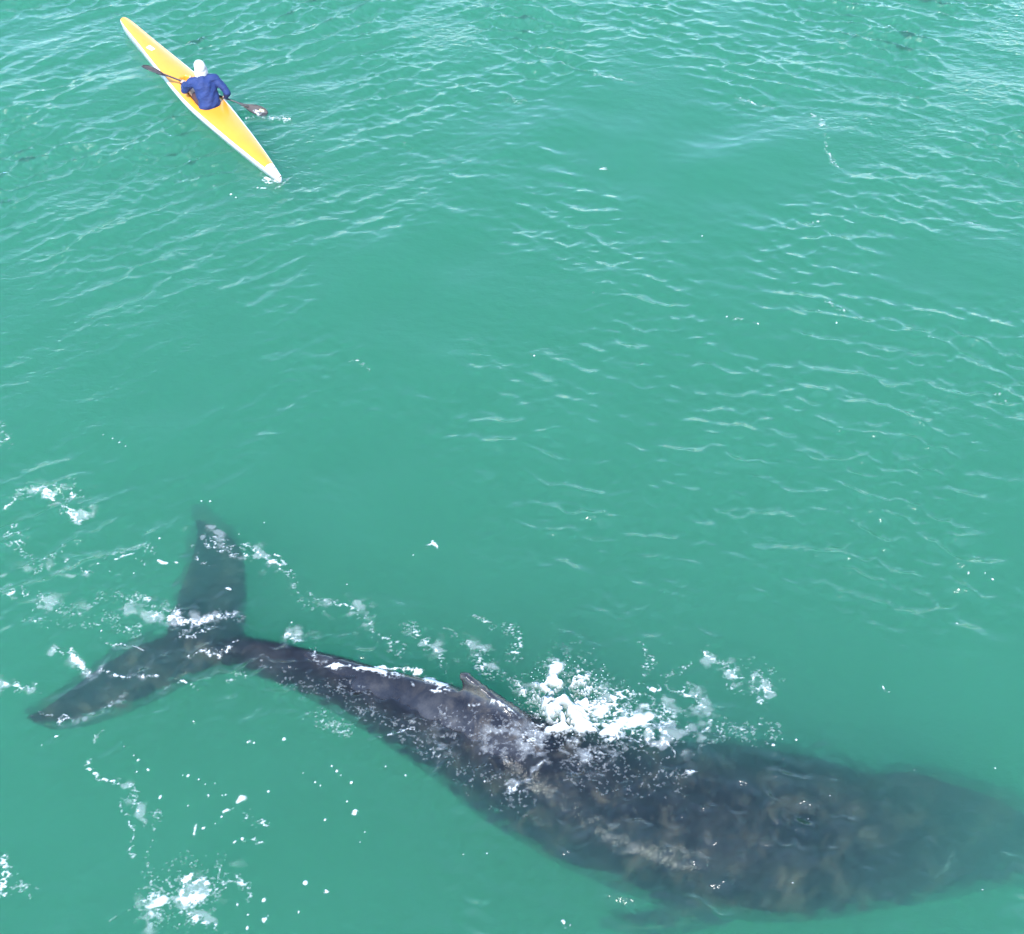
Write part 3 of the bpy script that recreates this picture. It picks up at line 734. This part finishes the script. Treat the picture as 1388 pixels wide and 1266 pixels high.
sp4 = foam('wake', [([(350, 232), (358, 243), (375, 249)], 4, .95, 'lace'), ([(360, 238), (376, 246)], 3, .9, 'soft'), ([(345, 252), (362, 255)], 3, .75, 'lace'), ([(376, 256), (384, 250), (388, 246)], 3, .7, 'lace')],
            [(313, 263, 2), (320, 268, 1.6), (290, 252, 1.6)], cell=.0062)
tag(sp4, 'white ripples of wake round the stern of the kayak', 'wake', kind='stuff')
# foam round the flukes
tailf = foam('sea_foam', [
    ([(35, 664), (62, 667), (88, 682), (106, 696)], 7, .98, 'lace'), ([(68, 655), (85, 662), (100, 676)], 6, .8, 'lace'), ([(0, 690), (18, 676), (36, 668)], 4, .8, 'lace'), ([(0, 572), (8, 590), (6, 602)], 7, .65, 'lace'),
    ([(92, 650), (115, 665), (118, 690)], 7, .45, 'spec'), ([(0, 722), (14, 742), (28, 756)], 6, .75, 'lace'), ([(18, 772), (40, 760), (62, 752)], 7, .68, 'lace'), ([(0, 792), (12, 800), (26, 806)], 6, .85, 'lace'), ([(36, 790), (52, 775), (66, 765)], 7, .66, 'lace'),
    ([(74, 732), (84, 750), (100, 764), (116, 776)], 5, .82, 'lace'), ([(125, 755), (155, 746), (180, 744), (212, 744)], 7, .52, 'spec'), ([(152, 758), (186, 756)], 3.5, .85, 'lace'), ([(186, 765), (205, 767)], 3, .8, 'lace'), ([(224, 756), (238, 760)], 2.5, 1, 'soft'),
    ([(48, 812), (100, 824), (150, 820)], 10, .52, 'spec'), ([(150, 820), (195, 822), (228, 834)], 8, .72, 'lace'), ([(195, 815), (215, 820), (232, 832), (270, 836), (320, 838)], 8, .90, 'lace'), ([(250, 852), (270, 858)], 6, .7, 'spec'), ([(30, 840), (110, 845), (190, 850)], 9, .42, 'spec'),
    ([(262, 742), (295, 748), (330, 757)], 4, .95, 'lace'), ([(285, 738), (330, 745)], 6, .6, 'spec'), ([(268, 756), (290, 772)], 3, .9, 'lace'), ([(300, 795), (308, 796)], 2.5, .9, 'soft'),
    ([(335, 755), (362, 764), (382, 778), (396, 794)], 6, .95, 'lace'), ([(370, 752), (385, 770), (396, 788)], 4, .9, 'lace'), ([(396, 796), (410, 806)], 4, .75, 'lace'),
    ([(74, 892), (88, 897), (102, 898)], 6, 1.0, 'lace'), ([(104, 904), (130, 910), (160, 919), (190, 921), (216, 917)], 3.6, 1.9, 'lace'), ([(140, 868), (170, 872)], 4, .7, 'spec'), ([(180, 872), (205, 876)], 2.5, .9, 'soft'),
    ([(0, 918), (10, 930), (28, 938), (55, 945)], 6, .92, 'lace'), ([(56, 978), (75, 980), (100, 974)], 4.5, .85, 'lace'), ([(130, 972), (160, 958)], 5, .5, 'lace'), ([(34, 968), (50, 972)], 5, .5, 'lace'), ([(240, 920), (265, 926)], 3, .9, 'spec'), ([(310, 920), (335, 921)], 3, .8, 'spec'),
    ([(240, 884), (300, 887), (325, 885)], 3, .8, 'lace')],
    [(285, 679, 3), (273, 679, 1.6), (140, 590, 1.8), (153, 595, 2), (162, 601, 1.8), (171, 606, 1.6), (324, 724, 1.6), (358, 708, 1.4), (134, 766, 2.2), (150, 776, 1.5), (217, 731, 1.6), (182, 778, 1.6), (60, 787, 1.4), (45, 828, 2), (78, 830, 2.2, 1.6), (50, 845, 2), (66, 853, 1.6), (138, 856, 1.6),
     (76, 998, 2.6, 2.4), (70, 1002, 1.2), (57, 1010, 1.4), (336, 1007, 3.6), (345, 1008, 1.8), (386, 1003, 3), (262, 977, 2.6, 1.7), (395, 843, 1.6)])
tag(tailf, 'scattered white foam flecks drifting round the tail flukes', kind='stuff')
# foam trails below the tail
low = foam('sea_foam', [
    ([(116, 1018), (126, 1015), (134, 1006)], 4, .95, 'lace'), ([(124, 1035), (140, 1050), (158, 1056)], 3.5, .95, 'lace'), ([(160, 1058), (180, 1066), (188, 1078), (190, 1092)], 5, .95, 'lace'), ([(168, 1074), (178, 1078)], 4, .85, 'lace'), ([(188, 1092), (196, 1112)], 3, .9, 'lace'),
    ([(206, 1108), (216, 1112), (218, 1120)], 5, .85, 'lace'), ([(175, 1085), (176, 1120), (180, 1142)], 2.5, .62, 'lace'), ([(180, 1142), (188, 1158)], 3, .95, 'lace'), ([(190, 1164), (200, 1178)], 3.2, 1.1, 'soft'), ([(214, 1136), (210, 1160), (214, 1178)], 3, .7, 'spec'), ([(216, 1182), (228, 1196)], 5, .65, 'spec'),
    ([(325, 1088), (333, 1079)], 3, 1.1, 'soft'), ([(305, 1100), (318, 1097)], 3, 1.1, 'soft'), ([(325, 1096), (336, 1110)], 7, .55, 'spec'), ([(342, 1098), (350, 1108)], 4, .8, 'lace'), ([(335, 1132), (346, 1128)], 5, .8, 'lace'), ([(320, 1142), (300, 1165), (288, 1180)], 1.8, .66, 'lace'), ([(275, 1124), (268, 1136)], 3, .8, 'lace'),
    ([(0, 1190), (15, 1196), (34, 1208)], 6, .8, 'lace'), ([(5, 1205), (30, 1216)], 5, .75, 'lace'), ([(280, 1185), (310, 1180)], 5, .7, 'spec'), ([(150, 1255), (180, 1240), (205, 1225)], 2, .45, 'lace')],
    [(440, 1109, 3.2), (481, 1099, 4, 1.6), (364, 1072, 2.4), (477, 1060, 3.4), (434, 1064, 2.4), (427, 1060, 2), (450, 1039, 2.6), (456, 1046, 2.6), (462, 1051, 1.8), (414, 1196, 4, 1.5), (442, 1207, 3.6, 1.6), (405, 1237, 2.6, 1.8), (360, 1246, 4, 1.5), (322, 1226, 2.6), (357, 1219, 3.2), (355, 1140, 2.6), (328, 1136, 5), (283, 1079, 2.4), (302, 1079, 2), (306, 1079, 2.2),
     (185, 1045, 2.6), (200, 1042, 2.4, 1.5), (186, 1028, 2.4), (180, 1022, 1.8), (168, 1011, 2), (248, 1051, 2), (255, 1052, 2.2), (270, 1057, 2), (279, 1064, 1.8), (292, 1063, 1.8), (256, 1094, 1.6), (292, 1117, 1.8), (301, 1108, 2.4), (276, 1124, 2.6), (218, 1082, 2.2, 2.2), (335, 1258, 2.8, 2), (336, 1240, 1.6), (260, 1170, 1.4), (243, 1253, 1.5), (411, 1048, 1.5), (764, 1250, 4, 1.8), (773, 1254, 2), (494, 1126, 1.5), (488, 1140, 1.4), (470, 1085, 1.6), (523, 1040, 1.8), (550, 1052, 1.5)])
tag(low, 'chains of white bubbles and foam flecks on the water beneath the tail', kind='stuff')
# foam flung behind the back, then foam and painted glare over it
backf = foam('sea_foam', [
    ([(392, 856), (408, 868), (428, 882), (446, 886)], 5, .82, 'lace'), ([(430, 802), (445, 815), (466, 826)], 5, .85, 'lace'), ([(458, 818), (468, 828)], 4, 1.0, 'lace'), ([(475, 834), (492, 845)], 5, .85, 'lace'), ([(420, 815), (440, 822)], 5, .5, 'spec'), ([(570, 740), (582, 738), (592, 746)], 3.5, .95, 'lace'),
    ([(500, 850), (540, 880)], 6, .5, 'spec'), ([(556, 853), (572, 868)], 7, .72, 'lace'), ([(575, 880), (590, 893), (602, 908)], 5, .88, 'lace'), ([(612, 862), (640, 880), (655, 900)], 9, .55, 'spec'), ([(632, 870), (650, 885)], 5, .7, 'lace'), ([(596, 848), (615, 850)], 2.5, .95, 'soft'),
    ([(640, 832), (655, 840)], 4, .8, 'lace'), ([(672, 845), (690, 865), (695, 885)], 7, .62, 'spec'), ([(655, 900), (690, 920), (710, 945)], 11, .55, 'spec'), ([(706, 925), (722, 945)], 6, .85, 'lace'),
    ([(890, 932), (912, 928), (928, 938), (945, 952), (957, 962)], 6, 1.7, 'lace'), ([(908, 918), (925, 908), (925, 920)], 4.5, .9, 'lace'), ([(872, 918), (882, 920)], 4, .85, 'lace'), ([(870, 880), (890, 895), (880, 905)], 7, .5, 'spec'),
    ([(944, 884), (962, 892), (985, 904), (1000, 918)], 6, .78, 'lace'), ([(985, 905), (1010, 922), (1038, 935)], 10, .66, 'lace'), ([(1000, 932), (1025, 950), (1045, 945)], 7, .7, 'lace'), ([(1022, 962), (1036, 948)], 5, .8, 'lace'), ([(1010, 900), (1060, 925)], 12, .35, 'spec'),
    ([(905, 965), (920, 985), (945, 995), (960, 1010)], 4, .72, 'lace'), ([(962, 972), (968, 1005)], 4, .75, 'lace'), ([(995, 998), (1015, 990)], 6, .62, 'lace'), ([(930, 1045), (955, 1052), (952, 1025)], 3.2, .72, 'lace'), ([(895, 1015), (912, 1026)], 2.5, .85, 'soft'), ([(985, 990), (1050, 1010)], 14, .35, 'spec')],
    [(1197, 931, 2.4, 2.4), (1205, 938, 1.6), (1297, 846, 2, 2), (1313, 776, 2, 1.6), (1335, 777, 2), (1345, 786, 1.8), (1125, 1078, 1.6), (1075, 1195, 1.7), (1097, 1107, 1.6), (1350, 1040, 1.8), (1240, 1043, 1.6), (560, 905, 1.4), (1330, 1208, 1.6), (660, 1155, 1.6), (628, 1158, 1.5), (657, 1060, 2), (1048, 1010, 2.4), (1060, 1002, 1.5), (1079, 1003, 1.6), (720, 480, 1.4), (560, 752, 1.5), (470, 790, 1.5), (805, 880, 1.5)])
tag(backf, 'streaks of white foam trailing along the far side of the back and head', kind='stuff')
foam_glare = foam('sea_foam', [  # ridge strokes paint the wet skin's white glare as foam; others are wash
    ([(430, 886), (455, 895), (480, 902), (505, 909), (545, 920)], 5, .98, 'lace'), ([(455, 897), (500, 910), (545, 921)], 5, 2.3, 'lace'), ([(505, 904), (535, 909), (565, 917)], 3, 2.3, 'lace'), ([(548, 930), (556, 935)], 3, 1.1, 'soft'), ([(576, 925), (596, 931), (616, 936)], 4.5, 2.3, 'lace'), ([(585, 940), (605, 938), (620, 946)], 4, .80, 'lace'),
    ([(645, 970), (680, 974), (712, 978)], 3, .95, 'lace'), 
    ([(400, 915), (450, 940), (500, 960), (560, 980)], 14, .34, 'lace'), ([(360, 895), (420, 925)], 9, .30, 'lace'), ([(530, 1000), (545, 996), (562, 990)], 3.2, .95, 'lace'), ([(600, 985), (700, 1010), (800, 1020)], 26, .40, 'lace'), ([(560, 990), (620, 1050), (700, 1075)], 18, .34, 'lace'), ([(690, 1072), (720, 1064), (745, 1050)], 4, .7, 'lace'), ([(560, 985), (640, 1010)], 12, .40, 'lace'),
    ([(690, 1078), (700, 1070)], 4, .85, 'spec'), ([(452, 975), (475, 985)], 6, .4, 'lace'), ([(420, 965), (470, 985)], 7, .36, 'spec'), ([(780, 1040), (900, 1060)], 30, .22, 'lace')])
tag(foam_glare, 'white foam washing over the wet back, with painted white glare along the ridge behind the dorsal fin', kind='stuff')
topf = foam('sea_foam', [
    ([(1000, 134), (1025, 138), (1052, 150)], 3.2, .95, 'lace'), ([(1095, 156), (1102, 160), (1110, 170)], 4, .8, 'lace'), ([(1112, 180), (1130, 210), (1146, 240)], 4, .5, 'spec'), ([(818, 104), (850, 108), (862, 113)], 4, .6, 'spec'), ([(672, 134), (700, 132)], 4, .5, 'spec'), ([(818, 228), (828, 233)], 3, .85, 'lace'),
    ([(1080, 300), (1112, 296)], 3, .62, 'spec'), ([(1000, 430), (1030, 436)], 4, .6, 'spec'), ([(1124, 412), (1140, 424)], 4, .5, 'spec'), ([(1322, 304), (1336, 308)], 3, .8, 'lace'), ([(480, 492), (500, 500)], 3, .6, 'spec'), ([(1350, 538), (1372, 550)], 3, .6, 'spec'), ([(690, 130), (700, 138)], 3, .6, 'lace'), ([(545, 192), (556, 196)], 3, .6, 'lace')],
    [(1027, 440, 2.4), (952, 320, 1.4), (985, 430, 1.6), (1110, 420, 1.8), (1134, 438, 1.5), (804, 398, 1.4), (724, 482, 1.3), (126, 432, 1.5), (938, 92, 1.4)])
tag(topf, 'faint foam flecks along the ripple crests in the open water beyond', kind='stuff')

veil = foam('sea_foam', [
    ([(735, 985), (770, 960), (830, 975), (900, 995)], 38, 1.0, 'soft'), ([(750, 905), (765, 935)], 22, .8, 'soft'), ([(860, 960), (930, 940), (960, 965)], 16, .8, 'soft'), ([(950, 890), (1000, 915), (1045, 945)], 20, .72, 'soft'), ([(900, 985), (960, 1000)], 16, .7, 'soft'),
    ([(395, 855), (445, 885)], 11, .7, 'soft'), ([(340, 755), (400, 795), (490, 842)], 13, .7, 'soft'), ([(560, 855), (605, 905)], 14, .66, 'soft'), ([(620, 865), (700, 930)], 18, .66, 'soft'), ([(600, 1000), (700, 1020), (800, 1015)], 26, .55, 'soft'), ([(690, 1075), (750, 1050)], 10, .8, 'soft')],
    alpha=.21, lift=.003)
tag(veil, 'pale thin veil of bubbles around the burst and behind the back', kind='stuff')
veil2 = foam('sea_foam', [
    ([(40, 665), (85, 675), (108, 695)], 15, .8, 'soft'), ([(0, 780), (60, 770), (115, 770)], 16, .62, 'soft'), ([(50, 820), (160, 825), (320, 838)], 14, .7, 'soft'), ([(75, 895), (150, 912), (215, 920)], 10, .85, 'soft'), ([(0, 925), (50, 945)], 12, .75, 'soft'), ([(110, 980), (165, 950)], 9, .7, 'soft'),
    ([(215, 1235), (250, 1205), (300, 1190)], 20, .9, 'soft'), ([(260, 1225), (300, 1262)], 12, .7, 'soft'), ([(160, 1060), (190, 1080), (195, 1115)], 8, .75, 'soft'), ([(265, 715), (310, 745), (330, 760)], 10, .7, 'soft')],
    alpha=.21, lift=.003)
tag(veil2, 'pale thin veil of bubbles drifting about the tail and the small lower splash', kind='stuff')
